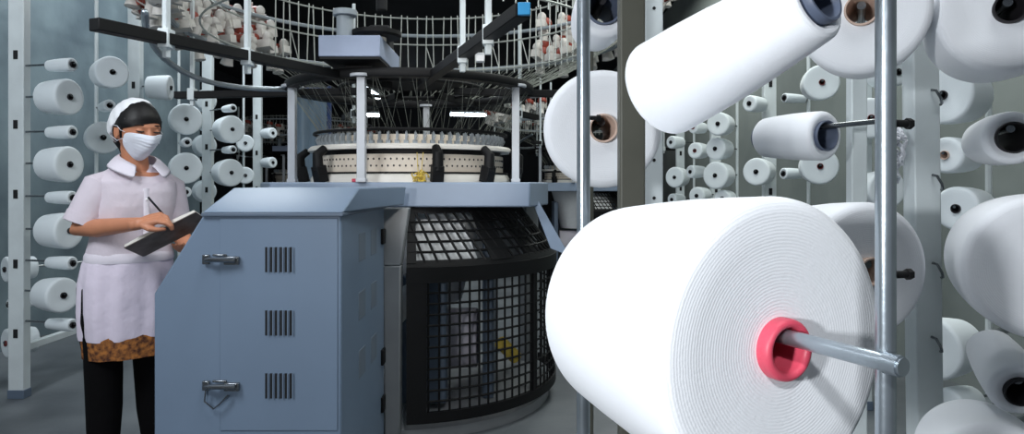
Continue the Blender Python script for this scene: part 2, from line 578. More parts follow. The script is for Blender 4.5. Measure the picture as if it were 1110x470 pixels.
XRR = 1.92
GR = 'yarn cones on the far rack behind the near steel pipe'
k1 = [(1022, 103, 2.62, .112, B, D_, 'full cone just below the big shaded cone, beside the post with hooks'),
      (1024, 168, 2.62, .07, B, 'tube_card', 'half used yarn cone with pale ringed tube end beside the hooked post'),
      (1036, 226, 2.62, .085, B, D_, 'shaded yarn cone half behind the post, above the lit big cone'),
      (1010, 378, 2.62, .118, B, D_, 'full yarn cone behind the lower part of the hooked post'),
      (1026, 441, 2.62, .07, B, D_, 'dim small yarn cone low beside the foot of the hooked post')]
k2 = [(944, 128, 3.52, .105, B, R_, 'yarn cone with red tube between the white post and the steel pipe'),
      (974, 78, 3.5, .07, B, D_, 'pale yarn cone glimpsed between the steel pipe and the hooked post, high up'),
      (960, 205, 3.52, .1, B, D_, 'yarn cone peeping from behind the steel pipe, over the shaded cone')]
k3 = [(891, 89, 4.08, .106, B, R_, 'full cone with red tube above the small horizontal cone'),
      (850, 106, 4.34, .03, S, D_, 'thin cone on the rack above the small horizontal cone'),
      (889, 180, 4.08, .11, B, R_, 'full cone with red tube below the small horizontal cone'),
      (849, 188, 4.34, .036, S, D_, 'thin yarn cone on the rack below the small horizontal cone')]
k4 = [(820, 186, 4.92, .1, B, D_, 'yarn cone on the white post below the small horizontal cone'),
      (812, 112, 4.95, .06, B, D_, 'small yarn cone beside the top of the white post')]
k5 = [(778, 134, 5.5, .095, B, D_), (775, 161, 5.6, .092, B, D_), (775, 190, 5.56, .112, B, D_), (783, 215, 5.56, .07, B, D_)]
k5 = [x + ('grey white yarn cone, %s under the tilted long cone' % (ORD[i] if i < 3 else 'lowest'),) for i, x in enumerate(k5)]
k6 = [(751, 138, 6.26, .055, B, R_), (753, 163, 6.2, .075, B, R_), (748, 186, 6.3, .06, B, D_), (755, 212, 6.2, .08, B, D_)]
k6 = [x + ('small far yarn cone at the second thin white post, %s' % (ORD[i] if i < 3 else 'lowest'),) for i, x in enumerate(k6)]
k7 = [(727, 154, 7.0, .065, B, D_), (731, 192, 6.9, .105, B, D_), (728, 216, 7.0, .06, B, D_)]
k7 = [x + ('dim far yarn cone next to the perforated white post, %s' % (ORD[i] if i < 2 else 'lowest'),) for i, x in enumerate(k7)]
creel_rack('long white yarn rack along the grey green wall behind the big cones', XRR, [3.75, 5.1, 6.45, 7.8], [2.75, 4.42, 5.82, 7.2],
           [(2.75, k1), (3.75, k2), (4.42, k3), (5.1, k4), (5.82, k5), (6.45, k6), (7.2, k7)], 2.75, -1, GR)


# ------------------------------------------------------------------ near creel: pipes, posts and the large cones
def upright(name, label, cat, x, y, build, top, extra=None, lean=0.0):
    """a standing pipe or post with a foot plate; returns its root"""
    t = thing(name, label, cat, (x, y, 0))
    build(t)
    MB().box((-.03, -.026, 0), (.03, .026, .012)).obj('foot_plate', M['grey_paint'], t, 0.002)
    return t


PIPE_TOP = 2.6


def round_pipe(r, m='steel'):
    def go(t):
        MB().tube([(0, 0, .01), (0, 0, PIPE_TOP)], r, 20).obj('pipe', M[m], t)
    return go


# positions of the two pipes
PA = Vector(((960 - CX) / F * 0.505, 0.505, 0))
PB = Vector(((632.5 - CX) / F * 0.84, 0.84, 0))
pipe_a = upright('steel_pipe', 'thick bright steel pipe carrying the rod of the giant cone', 'pipe', PA.x, PA.y, round_pipe(0.0072), 2.6)
pipe_b = upright('steel_pipe', 'thin bright steel pipe crossing the round cone beside the knitting machine', 'pipe', PB.x, PB.y, round_pipe(0.0082), 2.6)
for t, zs in ((pipe_a, (1.284, 1.172)), (pipe_b, (1.32,))):
    for z in zs:
        b = MB()
        b.tube([(0.006, 0, z), (0.017, 0.003, z)], 0.0028, 10)
        b.tube([(0.017, 0.003, z), (0.021, 0.004, z)], 0.0042, 6)
        b.obj('bolt', M['black'], t)


def square_post(w, d, m, holes=True, lean=0.0, hooks=()):
    def go(t):
        H = 2.6
        b = MB()
        b.hexa([(-w / 2, 0, .01), (w / 2, 0, .01), (w / 2, d, .01), (-w / 2, d, .01),
                (-w / 2 - lean * H, 0, H), (w / 2 - lean * H, 0, H), (w / 2 - lean * H, d, H), (-w / 2 - lean * H, d, H)])
        b.obj('post', M[m], t, 0.003)
        if holes:
            h = MB()
            z = 0.3
            while z < 2.5:
                h.tube([(-lean * z, -.0012, z), (-lean * z, .002, z)], 0.0045, 10)
                z += 0.1
            h.obj('hole', M['near_black'], t)
        for (z, dx) in hooks:
            x = -lean * z + dx
            MB().tube([(x - .008, -.001, z + .014), (x - .004, -.010, z + .012), (x + .004, -.013, z - .004), (x + .008, -.010, z - .014), (x + .010, -.002, z - .016)], 0.0028, 8).obj('hook', M['chrome'], t)
    return go


YH = 1.40
hx = (1007 - CX) / F * YH
zz = lambda py, Y: CZ + (HY - py) / F * Y
lean = 0.012
upright('creel_post', 'white square post with small hooks beside the shaded big cones', 'post', hx + lean * 1.1, YH,
        square_post(0.054, 0.045, 'white_paint', False, lean, [(zz(105, YH), .016), (zz(197, YH), .016), (zz(292, YH), .014), (zz(372, YH), .01), (zz(462, YH), .01)]), 2.6)
upright('creel_post', 'olive grey post cutting across the round cone', 'post', (686 - CX) / F * 1.02, 1.02, square_post(0.038, 0.03, 'olive', False), 2.6)
upright('creel_post', 'perforated white post behind the lower end of the tilted cone', 'post', (709 - CX) / F * 1.8, 1.8, square_post(0.048, 0.03, 'white_paint', True), 2.6)

# lint caught between the pipe and the hooked post
b = MB()
rl = random.Random(3)
LY = 1.46
lp = at(978, 168, LY)
for i in range(40):
    h = rl.uniform(-.055, .05)
    w = .018 * (1 - abs(h) / .07)
    c = Vector((rl.uniform(-w, w), rl.uniform(-.012, .012), h))
    dirv = Vector((rl.uniform(-1, 1), rl.uniform(-1, 1), rl.uniform(-1, 1))).normalized()
    b.tube([c - dirv * .012, c + Vector((rl.uniform(-.004, .004), 0, rl.uniform(-.004, .004))), c + dirv * .012], [.003, .0045, .003], 6, 'round')
o = b.obj('lint_tuft', M['lint'])
o.location = (hx - .056, YH + .02, lp.z)
tag(o, 'fluffy tuft of white lint clinging beside the hooked post', 'lint')


def near_cone(Pf, Pb, R1, R2, hole, core, label, rim=0.0, yarn='yarn', seg=96):
    Pf, Pb = Vector(Pf), Vector(Pb)
    n = (Pf - Pb)
    L = n.length
    n.normalize()
    put_cone(cone_meshes(R1, R2, L, hole, M[yarn], M[core], rim, seg), Pf, n, label, 'large yarn cones on the near creel')
    return Pf, n, L


def peg_line(parent, a, b, r, name='peg', m='steel'):
    loc = parent.location
    MB().tube([Vector(a) - loc, Vector(b) - loc], r, 16).obj(name, M[m], parent)


def up_perp(n):
    u = Vector((0, 0, 1))
    return (u - n * u.dot(n)).normalized()


# A: the giant cone in front
nA = Vector((0.425, -0.905, 0)).normalized()
PfA = at(849, 378, 0.578)
Pf, n, L = near_cone(PfA, PfA - nA * 0.225, 0.129, 0.114, 0.0185, 'tube_pink', 'giant white yarn cone with a pink tube end', rim=0.005, seg=128)
z_rod = Pf.z + 0.0185 - 0.0068 - 0.0008
e = Vector((PA.x + .010, PA.y - .0145, z_rod))
s = Vector((Pf.x, Pf.y, z_rod)) - n * 0.13
e = Vector((Pf.x, Pf.y, z_rod)) + n * 0.108
peg_line(pipe_a, s, e, 0.0066)
MB().prism([Vector((Pf.x, Pf.y, Pf.z)) - n * .03 + Vector((-.006, 0, -.008)) - pipe_a.location,
            Vector((Pf.x, Pf.y, Pf.z)) - n * .03 + Vector((.012, 0, -.008)) - pipe_a.location,
            Vector((Pf.x, Pf.y, Pf.z)) - n * .03 + Vector((.011, 0, .004)) - pipe_a.location], -n * .012).obj('peg_fin', M['page'], pipe_a)
b = MB()
b.tube([e - n * .014 - pipe_a.location, e - n * .002 - pipe_a.location], 0.0078, 16)
b.beam(e - n * .008 - pipe_a.location, Vector((0, 0, z_rod)), .006, .008)
b.obj('peg_clamp', M['steel'], pipe_a)

# B: tilted package high in front
Pf, n, L = near_cone(at(887, 0, 0.52), at(716, 97, 0.665), 0.0315, 0.0475, 0.0165, 'tube_blue', 'tilted long white yarn cone hanging above the giant cone')
u = up_perp(n)
peg_line(pipe_a, Pf - n * (L * .8) + u * (.0165 - .0055), Pf + n * .03 + u * (.0165 - .0055), 0.005, m='chrome')
tip = Pf + n * .03 + u * .011
MB().tube([tip - pipe_a.location, Vector((PA.x, PA.y, tip.z)) - pipe_a.location], 0.005, 10).obj('peg_arm', M['chrome'], pipe_a)

# D: round cone crossed by the thin pipe
P = at(654, 139, 1.17)
nD = (Vector((0, 0, CZ)) - P)
nD.z = 0
nD = (nD.normalized() + Vector((0.12, 0, 0))).normalized()
Pf, n, L = near_cone(P, P - nD * .17, 0.102, 0.09, 0.021, 'tube_card', 'round white yarn cone seen end on behind the thin steel pipe')
back_post = upright('creel_post', 'slim steel post hidden behind the two end-on cones beside the knitting machine', 'post', P.x - nD.x * .27, P.y - nD.y * .27, round_pipe(.012, 'olive'), 2.6)
peg_line(back_post, P - n * .03 + Vector((0, 0, .021 - .0075)), P - n * .27 + Vector((0, 0, .021 - .0075)), .007, m='tube_dark')

# small package above D
P = at(655, 8, 1.17)
Pf, n, L = near_cone(P, P - nD * .17, 0.0505, 0.045, 0.027, 'tube_blue', 'thin yarn cone with a wide dark bore at the top edge, over the round cone', seg=64)
peg_line(back_post, P - n * .03 + Vector((0, 0, .027 - .0075)), P - n * .27 + Vector((0, 0, .027 - .0075)), .007, m='tube_dark')

# E: small horizontal package
P2, P1 = at(895, 147, 1.5), at(829, 139, 1.66)
P1.z = P2.z + .006
Pf, n, L = near_cone(P2, P1, 0.0545, 0.0475, 0.03, 'tube_blue', 'small horizontal white yarn cone with a wide dark bore on a thin rod', seg=64)
e_post = upright('creel_post', 'slim grey post hidden behind the thick steel pipe', 'post', (962 - CX) / F * 1.36, 1.36, square_post(.016, .016, 'grey_paint', False), 2.6)
zr = P2.z + .03 - .0085
peg_line(e_post, P1 + n * .03 + Vector((0, 0, zr - P1.z)), Vector((P2.x, P2.y, zr)) + n * .035, .0055, m='chrome')
peg_line(e_post, Vector((P2.x, P2.y, zr)) + n * .032, Vector((e_post.location.x, e_post.location.y + .01, zr)), .0055, m='chrome')

# F: frontal cone high behind the thick pipe
P = at(934, 11, 1.10)
FP = Vector(((932 - CX) / F * 1.62, 1.62, 0))
nF = Vector((P.x - FP.x, P.y - FP.y, 0)).normalized()
Pf, n, L = near_cone(P, P - nF * .17, 0.101, 0.09, 0.022, 'tube_card', 'full white yarn cone with a brown bore high behind the thick steel pipe')
f_post = upright('creel_post', 'white square post below the high cone with the brown bore', 'post', FP.x, FP.y, square_post(.038, .03, 'white_paint', False), 2.6)
d = (Vector((P.x, P.y, 0)) - FP).length
peg_line(f_post, P - n * .03 + Vector((0, 0, .022 - .0075)), P - n * (d - .003) + Vector((0, 0, .022 - .0075)), .007, m='chrome')

# G: cone behind the giant cone
P = at(943, 294, 1.03)
Pb_ = at(868, 271, 1.20)
Pb_.z = P.z + .004
Pf, n, L = near_cone(P, Pb_, 0.104, 0.088, 0.018, 'tube_card', 'large off-white yarn cone half hidden behind the giant cone and thick pipe')
off = up_perp(n) * (.018 - .0075)
ge = P - n * .24 + off
peg_line(f_post, P - n * .005 + off, ge, .007, m='chrome')
peg_line(f_post, ge, Vector((FP.x, FP.y + .01, ge.z)), .007, 'peg_arm', m='chrome')

# H, K: big shaded cones at the photo edge;  J, M: thin ones with open bores;  N: cone at the bottom edge
nH = Vector((-.38, -.92, 0)).normalized()
edge_post = upright('creel_post', 'white square post past the photo edge carrying the shaded big cones', 'post', 1.16, 1.42, square_post(.05, .04, 'white_paint', False), 2.6)


def on_edge(Pf, n, hole, L, r=.007, dist=None):
    off = up_perp(n) * (hole - r - .0006)
    peg_line(edge_post, Pf - n * .012 + off, Pf - n * (L + .02) + off, r, m='chrome')
    a = Pf - n * (L + .02) + off
    peg_line(edge_post, a, Vector((edge_post.location.x, edge_post.location.y + .01, a.z)), r, 'peg_arm', m='chrome')


P = at(1095, 9, 1.05)
Pf, n, L = near_cone(P, P - nH * .17, 0.1, 0.094, 0.02, 'tube_dark', 'big shaded yarn cone with dark bore in the top corner above the hooked post')
on_edge(Pf, n, .02, L)
P = at(1136, 291, 0.97)
Pf, n, L = near_cone(P, P - nH * .17, 0.105, 0.1, 0.02, 'tube_dark', 'big yarn cone half lit half in shadow at the photo edge, mid height')
on_edge(Pf, n, .02, L)
P2, P1 = at(1098, 149, 1.2), at(1068, 142, 1.35)
P1.z = P2.z
Pf, n, L = near_cone(P2, P1, 0.047, 0.043, 0.024, 'tube_dark', 'thin white yarn cone with open bore at the photo edge, below the shaded corner cone', seg=64)
on_edge(Pf, n, .024, L)
P2, P1 = at(1106, 424, 1.08), at(1072, 376, 1.21)
Pf, n, L = near_cone(P2, P1, 0.044, 0.038, 0.02, 'tube_dark', 'thin yarn cone tilted downward at the photo edge, below the half lit cone', seg=64)
on_edge(Pf, n, .02, L)
P = at(1082, 530, 1.05)
Pf, n, L = near_cone(P, P - nH * .17, 0.1, 0.092, 0.02, 'tube_dark', 'shaded yarn cone whose top shows at the bottom corner of the photo')
on_edge(Pf, n, .02, L)


# ------------------------------------------------------------------ control cabinet
CF, CB = 2.4, 3.2                                   # front and back depth
CXR, CXL = (370 - CX) / F * CF, (167 - CX) / F * CF
cab = thing('control_cabinet', 'blue grey steel control cabinet with louvres and sloped lid before the knitting machine', 'cabinet', (CXL, CF, 0))
cl = Vector((CXL, CF, 0))
zt = zz(230, CF)
zc = zz(318, CF)
xt = (222 - CX) / F * CF
poly = [(CXL, CF, .05), (CXR, CF, .05), (CXR, CF, zt), (xt, CF, zt), (CXL, CF, zc)]
MB().prism([Vector(p) - cl for p in poly], (0, CB - CF, 0)).obj('body', M['cab'], cab, 0.006)
MB().box((0.03, .03, 0), (CXR - CXL - .03, CB - CF - .03, .05)).obj('plinth', M['black'], cab, 0.004)
# door panel with a fine seam
xs = (239 - CX) / F * CF
d = MB().box(Vector((xs, CF - .004, zz(466, CF))) - cl, Vector((CXR - .012, CF + .0, zt - .02)) - cl).obj('door', M['cab'], cab, 0.002)
# louvres: six dark slots in each of three groups
for gy in (281, 349.5, 417.5):
    s = MB()
    for k in range(6):
        px = 289.5 + k * 5.3
        c = Vector((((px - CX) / F * CF), CF - .0046, zz(gy, CF))) - cl
        s.box(c + Vector((-.0052, -.0004, -.044)), c + Vector((.0052, .004, .044)))
    s.obj('louver', M['near_black'], d)
    s = MB()
    for k in range(6):
        px = 292 + k * 5.3
        c = Vector((((px - CX) / F * CF), CF - .0046, zz(gy, CF))) - cl
        s.box(c + Vector((-.003, -.006, -.044)), c + Vector((.0008, .004, .044)))
    s.obj('louver_fin', M['cab'], d)
for i, ly in enumerate((281, 417)):
    c = Vector(((241 - CX) / F * CF, CF - .004, zz(ly, CF))) - cl
    b = MB()
    b.box(c + Vector((-.065, -.012, -.016)), c + Vector((-.04, 0, .018)))
    b.tube([c + Vector((-.05, -.02, .0)), c + Vector((-.03, -.026, .002)), c + Vector((.055, -.018, .0))], [.01, .012, .014], 10, flat=.7)
    b.box(c + Vector((.012, -.016, -.017)), c + Vector((.065, -.002, .012)))
    b.box(c + Vector((-.03, -.010, .012)), c + Vector((.02, -.002, .02)))
    lt = b.obj('latch', M['chrome'], cab, 0.003)
    if i:
        MB().tube([c + Vector((-.05, -.014, -.01)), c + Vector((-.052, -.02, -.05)), c + Vector((-.02, -.022, -.075)), c + Vector((.0, -.022, -.06)), c + Vector((.03, -.02, -.028))], .003, 6).obj('latch_wire', M['chrome'], lt)
# side: hinges and slightly lighter flush squares
for sy in (256, 386, 437):
    yy = CB - .05
    c = Vector((CXR, yy, zz(sy, yy))) - cl
    MB().box(c + Vector((0, -.03, -.035)), c + Vector((.012, .03, .035))).obj('hinge', M['black'], cab, 0.003)
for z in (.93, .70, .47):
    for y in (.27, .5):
        MB().box(Vector((CXR - .001, CF + y, z)) - cl, Vector((CXR + .0015, CF + y + .12, z + .11)) - cl).obj('side_square', M['cab_patch'], cab, 0.001)
# lid: overhanging tray with sloped front and end
zl = zz(203.5, 2.58)
lo = [(xt - .006, CF - .012, zt), (CXR + .008, CF - .012, zt), (CXR + .09, CB + .02, zt), (xt - .006, CB + .02, zt)]
hi_ = [(xt + .03, 2.575, zl), (CXR + .024, 2.575, zl), (CXR + .10, CB + .02, zl), (xt + .03, CB + .02, zl)]
b = MB()
b.hexa([Vector(p) - cl for p in lo] + [Vector(p) - cl for p in hi_])
lid = b.obj('lid', M['cab'], cab, 0.005)
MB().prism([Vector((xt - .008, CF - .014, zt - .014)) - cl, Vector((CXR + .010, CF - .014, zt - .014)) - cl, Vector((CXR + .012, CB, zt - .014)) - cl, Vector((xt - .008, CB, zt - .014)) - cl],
           (0, 0, .013)).obj('lid_rim', M['cab_dark'], lid, 0.003)

# ------------------------------------------------------------------ circular knitting machine
MX, MY = -0.60, 4.10
MC = Vector((MX, MY, 0))


def mp(R, a, z):
    """machine polar: a in degrees, 0 = +x, 270 = towards the camera"""
    a = math.radians(a)
    return Vector((R * math.cos(a), R * math.sin(a), z))


def knitting_machine(label, loc, full=True):
    t = thing('knitting_machine', label, 'knitting machine', loc)
    # base and legs
    MB().lathe([(.05, 0), (.82, 0), (.82, .05), (.78, .07), (.05, .07)], 48).obj('base', M['leg'], t)
    for a in (272.3, 32, 152):
        b = MB()
        q = mp(.905, a, 0)
        u = mp(1, a + 90, 0)
        r = mp(1, a, 0)
        for (z0, z1, w0, w1) in ((.0, .85, .035, .04), (.85, 1.12, .04, .075)):
            P0, P1 = q * (0.93), q * (0.93 if z1 < 1 else 0.9)
            b.hexa([P0 - u * w0 - r * .05 + Vector((0, 0, z0)), P0 + u * w0 - r * .05 + Vector((0, 0, z0)), P0 + u * w0 + r * .05 + Vector((0, 0, z0)), P0 - u * w0 + r * .05 + Vector((0, 0, z0)),
                    P1 - u * w1 - r * .05 + Vector((0, 0, z1)), P1 + u * w1 - r * .05 + Vector((0, 0, z1)), P1 + u * w1 + r * .05 + Vector((0, 0, z1)), P1 - u * w1 + r * .05 + Vector((0, 0, z1))])
        b.obj('leg', M['leg'], t, 0.006)
    # deck: a slab with a straight front
    dk = [(-.62, -.66), (.69, -.66), (.80, -.30), (.80, .30), (.55, .72), (-.55, .72), (-.80, .30), (-.80, -.30)]
    MB().prism([(x, y, 1.118) for x, y in dk], (0, 0, .125)).obj('deck', M['deck'], t, 0.008)
    # flared side plate under the deck's end
    MB().prism([(.70, -.50, 1.16), (.73, -.50, 1.16), (.90, -.56, .86), (.80, -.56, .90)], (0, .03, 0)).obj('side_plate', M['deck'], t, 0.003)
    # needle bed
    MB().lathe([(.30, 1.243), (.585, 1.243), (.585, 1.262), (.57, 1.288), (.30, 1.288)], 96).obj('bed_ring', M['ivory'], t)
    MB().lathe([(.30, 1.288), (.575, 1.288), (.575, 1.298), (.30, 1.298)], 96).obj('gasket', M['black'], t)
    MB().lathe([(.30, 1.298), (.545, 1.298), (.545, 1.392), (.30, 1.392)], 96).obj('cam_ring', M['cream'], t)
    s = MB()
    for k in range(110):
        for j, z in enumerate((1.330, 1.366)):
            a = k * 360 / 110 + j * 1.6
            c = mp(.5455, a, z)
            s.ball(c, (.005, .005, .006), 6, 4)
    s.obj('cam_hole_print', M['tube_dark'], t)['kind'] = 'stuff'
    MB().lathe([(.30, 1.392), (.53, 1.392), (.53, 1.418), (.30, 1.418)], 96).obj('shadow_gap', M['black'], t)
    MB().lathe([(.36, 1.418), (.60, 1.418), (.60, 1.432), (.585, 1.445), (.36, 1.445)], 96).obj('carrier_ring', M['ivory'], t)
    MB().torus(.565, .009, 1.520, 96, 8).obj('rail_ring', M['black'], t)
    MB().lathe([(.40, 1.445), (.47, 1.445), (.47, 1.50), (.40, 1.50)], 64).obj('dial', M['cream'], t)
    n = 72 if full else 36
    proto = None
    for k in range(n):
        a = k * 360 / n
        if proto is None:
            b = MB()
            b.box((-.012, -.012, 0), (.012, .012, .020))
            b.box((-.004, -.020, .018), (.004, .006, .062))
            b.tube([(0, -.014, .015), (.010, -.026, .04), (.002, -.006, .066)], .003, 6)
            proto = b.mesh('yarn_carrier', M['grey_paint'])
        o = link('yarn_carrier', proto, t)
        o.location = mp(.53, a, 1.445)
        o.rotation_euler = (0, 0, math.radians(a + 90))
    # black bowed brackets around the bed, and the square supports of the ring above
    for a in (192, 228, 290, 318, 352, 40, 90, 140):
        MB().beam(mp(.62, a, 1.243), mp(.64, a, 1.33), .06, .06, mp(1, a, 0)).tube([mp(.64, a, 1.30), mp(.645, a, 1.39), mp(.60, a, 1.425)], [.03, .028, .022], 10).obj('bracket', M['black'], t, 0.004)
    for a in (257, 334, 205, 90):
        b = MB()
        b.box((-.025, -.025, 1.243), (.025, .025, 1.262))
        b.box((-.021, -.021, 1.26), (.021, .021, 1.775))
        b.lathe([(.0, 1.77), (.06, 1.77), (.06, 1.785), (0, 1.785)], 20)
        o = b.obj('support_post', M['post_paint'], t, 0.003)
        o.location = mp(.69, a, 0)
    # black yarn guide ring
    MB().lathe([(.655, 1.768), (.725, 1.768), (.73, 1.775), (.73, 1.805), (.725, 1.812), (.655, 1.812), (.65, 1.805), (.65, 1.775)], 96).obj('guide_ring', M['black'], t)
    MB().lathe([(.02, 1.84), (.30, 1.83), (.30, 1.86), (.02, 1.87)], 48).obj('center_plate', M['near_black'], t)
    MB().torus(.42, .012, 1.80, 64, 8).obj('inner_ring', M['black'], t)
    # radial arms at the ring's height
    for i, (a, R) in enumerate(((246.9, 2.0), (287.4, 2.12), (180, 1.42), (2, 1.5), (60, 1.6), (118, 1.6))):
        ar = MB().beam(mp(.25, a, 1.79), mp(R, a, 1.765), .05, .042).obj('arm', M['black'], t, 0.003)
        if i == 1 and full:
            c = mp(2.128, a, 1.766)
            MB().box(c + Vector((-.019, -.009, -.019)), c + Vector((.019, .009, .019))).obj('blue_tag', M['blue'], ar, 0.002)  # blue plastic tag at the arm's end, gives no light
            c = mp(1.42, a, 1.745)
            MB().box(c + Vector((.03, -.02, -.02)), c + Vector((.065, .02, .015))).obj('clamp_block', M['label'], ar, 0.003)
        for R2 in (1.32, 1.72):
            if R2 < R:
                b = MB().beam(mp(R2, a, 1.70), mp(R2, a, 2.62), .022, .022, mp(1, a, 0))
                b.box(mp(R2, a, 1.735) + Vector((-.02, -.028, 0)), mp(R2, a, 1.735) + Vector((.02, .028, .07)))
                b.obj('upright', M['white_paint'], ar, 0.003)
    # yarn break wires: a fence of thin pale rods between two hoops
    for z in (2.50, 2.30, 2.10):
        MB().torus(1.16, .006, z, 96, 6).obj('hoop', M['wire'], t)
    b = MB()
    for k in range(112):
        a = k * 360 / 112
        if full and 152 < a < 246:
            continue
        b.tube([mp(1.16, a, 2.06), mp(1.16 + .015 * math.sin(k * 1.7), a + .6 * math.sin(k * 2.3), 2.52)], .0042, 5)
        if k % 4 == 0:
            b.tube([mp(1.16, a, 2.10), mp(1.16, a + 3.2, 2.30)], .0035, 5)
    b.obj('wire_lattice', M['wire'], t)
    # positive feeders with rust red caps
    MB().torus(1.32, .018, 2.13, 96, 8).obj('feeder_ring', M['grey_paint'], t)
    MB().torus(1.40, .014, 2.42, 96, 8).obj('feeder_ring', M['grey_paint'], t)
    pf = pc = None
    rr = random.Random(11)
    rows = ((1.32, 2.13, 32), (1.41, 2.26, 32), (1.50, 2.39, 32)) if full else ((1.36, 2.22, 40),)
    for ri, (R, z, n) in enumerate(rows):
        for k in range(n):
            if full:                                  # two banks of feeders, the back of the ring stands empty
                a = 143 + ri * 1.4 + k * 4.3 if k < 22 else -6 + ri * 2.2 + (k - 22) * 6.4
            else:
                a = k * 360 / n
            a += rr.uniform(-1.2, 1.2)
            if pf is None:
                b = MB()
                b.box((-.02, -.05, .0), (.02, .05, .035))
                b.lathe([(.008, -.07), (.026, -.065), (.02, -.035), (.02, -.02), (.028, 0), (.008, 0)], 14, True, Matrix.Translation((0, -.04, 0)))
                b.tube([(0, -.06, .02), (0, -.095, .05), (0, -.08, .085)], .004, 6)
                b.ball((0, .03, .05), (.022, .022, .026), 10, 6)
                pf = b.mesh('yarn_feeder', M['feeder'])
                c = MB()
                c.lathe([(.004, .034), (.036, .034), (.039, .044), (.032, .066), (.004, .07)], 16, True, Matrix.Translation((0, -.04, 0)))
                pc = c.mesh('feeder_cap', M['red_cap'])
            o = link('yarn_feeder', pf, t)
            o.location = mp(R, a, z + rr.uniform(-.03, .05))
            o.rotation_euler = (rr.uniform(-.3, .3), rr.uniform(-.3, .3), math.radians(a + 90) + rr.uniform(-.4, .4))
            sc_ = 1.45 + rr.uniform(-.2, .3)
            o.scale = (sc_, sc_, sc_)
            link('feeder_cap', pc, o)
    # yarn strands: from the feeders to the guide ring, then down to the carriers
    b = MB()
    for k in range(220 if full else 90):
        a = k * 360 / (220 if full else 90) + rr.uniform(-1, 1)
        p0, p1 = mp(1.28, a, 2.12), mp(.70, a + rr.uniform(-9, 9), 1.815)
        md = p0.lerp(p1, .5) - Vector((0, 0, .03))
        if not 158 < a % 360 < 335:
            b.tube([p0, md, p1], .0016, 3)
        if k % 2 == 0:
            b.tube([p1 - Vector((0, 0, .05)), mp(.535, a + rr.uniform(-6, 6), 1.53)], .0010, 3)
    b.obj('yarn_strand', M['strand'], t)
    t.children[-1]['kind'] = 'stuff'
    # curved hose sweeping along the side
    pts = []
    for k in range(15):
        q = k / 14
        pts.append(mp(1.72 - 1.0 * q, 243 - 50 * q, 1.88 - .10 * q - .07 * math.sin(q * PI)))
    MB().tube(pts, .014, 8, 'round').obj('hose', M['steel'], t)
    # drive box and motors over the ring
    y0, y1 = 3.3 - MY, 3.87 - MY
    x0, x1 = (345 - CX) / F * 3.3 - MX, (412 - CX) / F * 3.3 - MX
    z0, z1 = zz(61, 3.3), zz(38, 3.3)
    dbx = MB().box((x0, y0, z0), (x1, y1, z1)).obj('drive_box', M['box'], t, 0.004)
    MB().box((x0 + .005, y0 + .005, z0 - .012), (x1 - .005, y1 - .005, z0)).obj('drive_box_floor', M['black'], dbx)
    MB().box((x0 + .08, y0 + .2, 1.79), (x1 - .08, y0 + .5, z0 - .01)).obj('box_stand', M['near_black'], dbx)
    MB().tube([(x0 + .10, y0 + .12, z1), (x0 + .10, y0 + .12, z1 + .12)], .042, 20).tube([(x0 + .10, y0 + .12, z1 + .12), (x0 + .10, y0 + .12, z1 + .15)], .06, 20).obj('motor', M['grey_paint'], dbx, 0.003)
    b = MB().lathe([(.01, z1 + .02), (.115, z1 + .02), (.125, z1 + .03), (.125, z1 + .05), (.06, z1 + .065), (.01, z1 + .07)], 28, True, Matrix.Translation((x0 + .25, y0 + .16, 0)))
    b.obj('pulley', M['black'], dbx)
    MB().lathe([(.01, z1), (.05, z1), (.05, z1 + .022), (.01, z1 + .022)], 24, True, Matrix.Translation((x0 + .25, y0 + .16, 0))).obj('pulley_seat', M['ivory'], dbx)
    MB().box((x0 + .18, y0 + .30, z1), (x0 + .29, y0 + .44, z1 + .12)).tube([(x0 + .24, y0 + .35, z1 + .2), (x0 + .24, y0 + .35, z1 + .65)], .03, 12).obj('gear_housing', M['near_black'], dbx, 0.01)
    # safety guard: flared collar and curved mesh door
    A0, A1 = 276.5, 384
    Rg, zb, zt_ = .85, .09, .836
    arc = lambda R, z, n=48, a0=A0, a1=A1: [mp(R, a0 + (a1 - a0) * i / n, z) for i in range(n + 1)]
    g = MB()
    rad = math.radians
    for (zl_, zh, ri, ro) in ((zb, zb + .05, Rg - .012, Rg + .012), (zt_ - .075, zt_, Rg - .012, Rg + .016)):
        g.lathe([(ri, zl_), (ro, zl_), (ro, zh), (ri, zh)], 48, True, None, rad(A0), rad(A1))
    for a, w in ((A0, 6.5), (326, 1.6), (370, 2)):
        g.lathe([(Rg - .012, zb), (Rg + .012, zb), (Rg + .012, zt_), (Rg - .012, zt_)], 6, True, None, rad(a), rad(a + w))
    gd = g.obj('guard_frame', M['black'], t)
    w = MB()
    k = 0
    a = A0 + 7
    while a < A1:
        w.tube([mp(Rg, a, zb + .03), mp(Rg, a, zt_ - .05)], .0058, 5)
        a += 3.5
    z = zb + .10
    while z < zt_ - .08:
        w.tube(arc(Rg, z), .0058, 5)
        z += .052
    w.obj('guard_mesh', M['black'], gd)
    c = MB()
    for (r0, z0_, r1, z1_) in ((Rg + .005, zt_, Rg - .012, zt_ + .03), (.655, 1.085, .64, 1.118)):
        c.lathe([(r0 - .02, z0_), (r0, z0_), (r1, z1_), (r1 - .02, z1_)], 48, True, None, rad(A0), rad(A1))
    for a, wd in ((A0, 3.2), (306, 9), (377, 4)):
        c.lathe([(Rg - .012, zt_ + .02), (Rg - .002, zt_ + .02), (.655, 1.09), (.645, 1.09)], 6, True, None, rad(a), rad(a + wd))
    cf = c.obj('collar_frame', M['black'], t)
    w = MB()
    for k in range(26):
        a = A0 + 1 + k * 4.3
        if a < A1 - 5:
            w.tube([mp(Rg - .01, a + 5, zt_ + .02), mp(.655, a - 2, 1.09)], .007, 5)
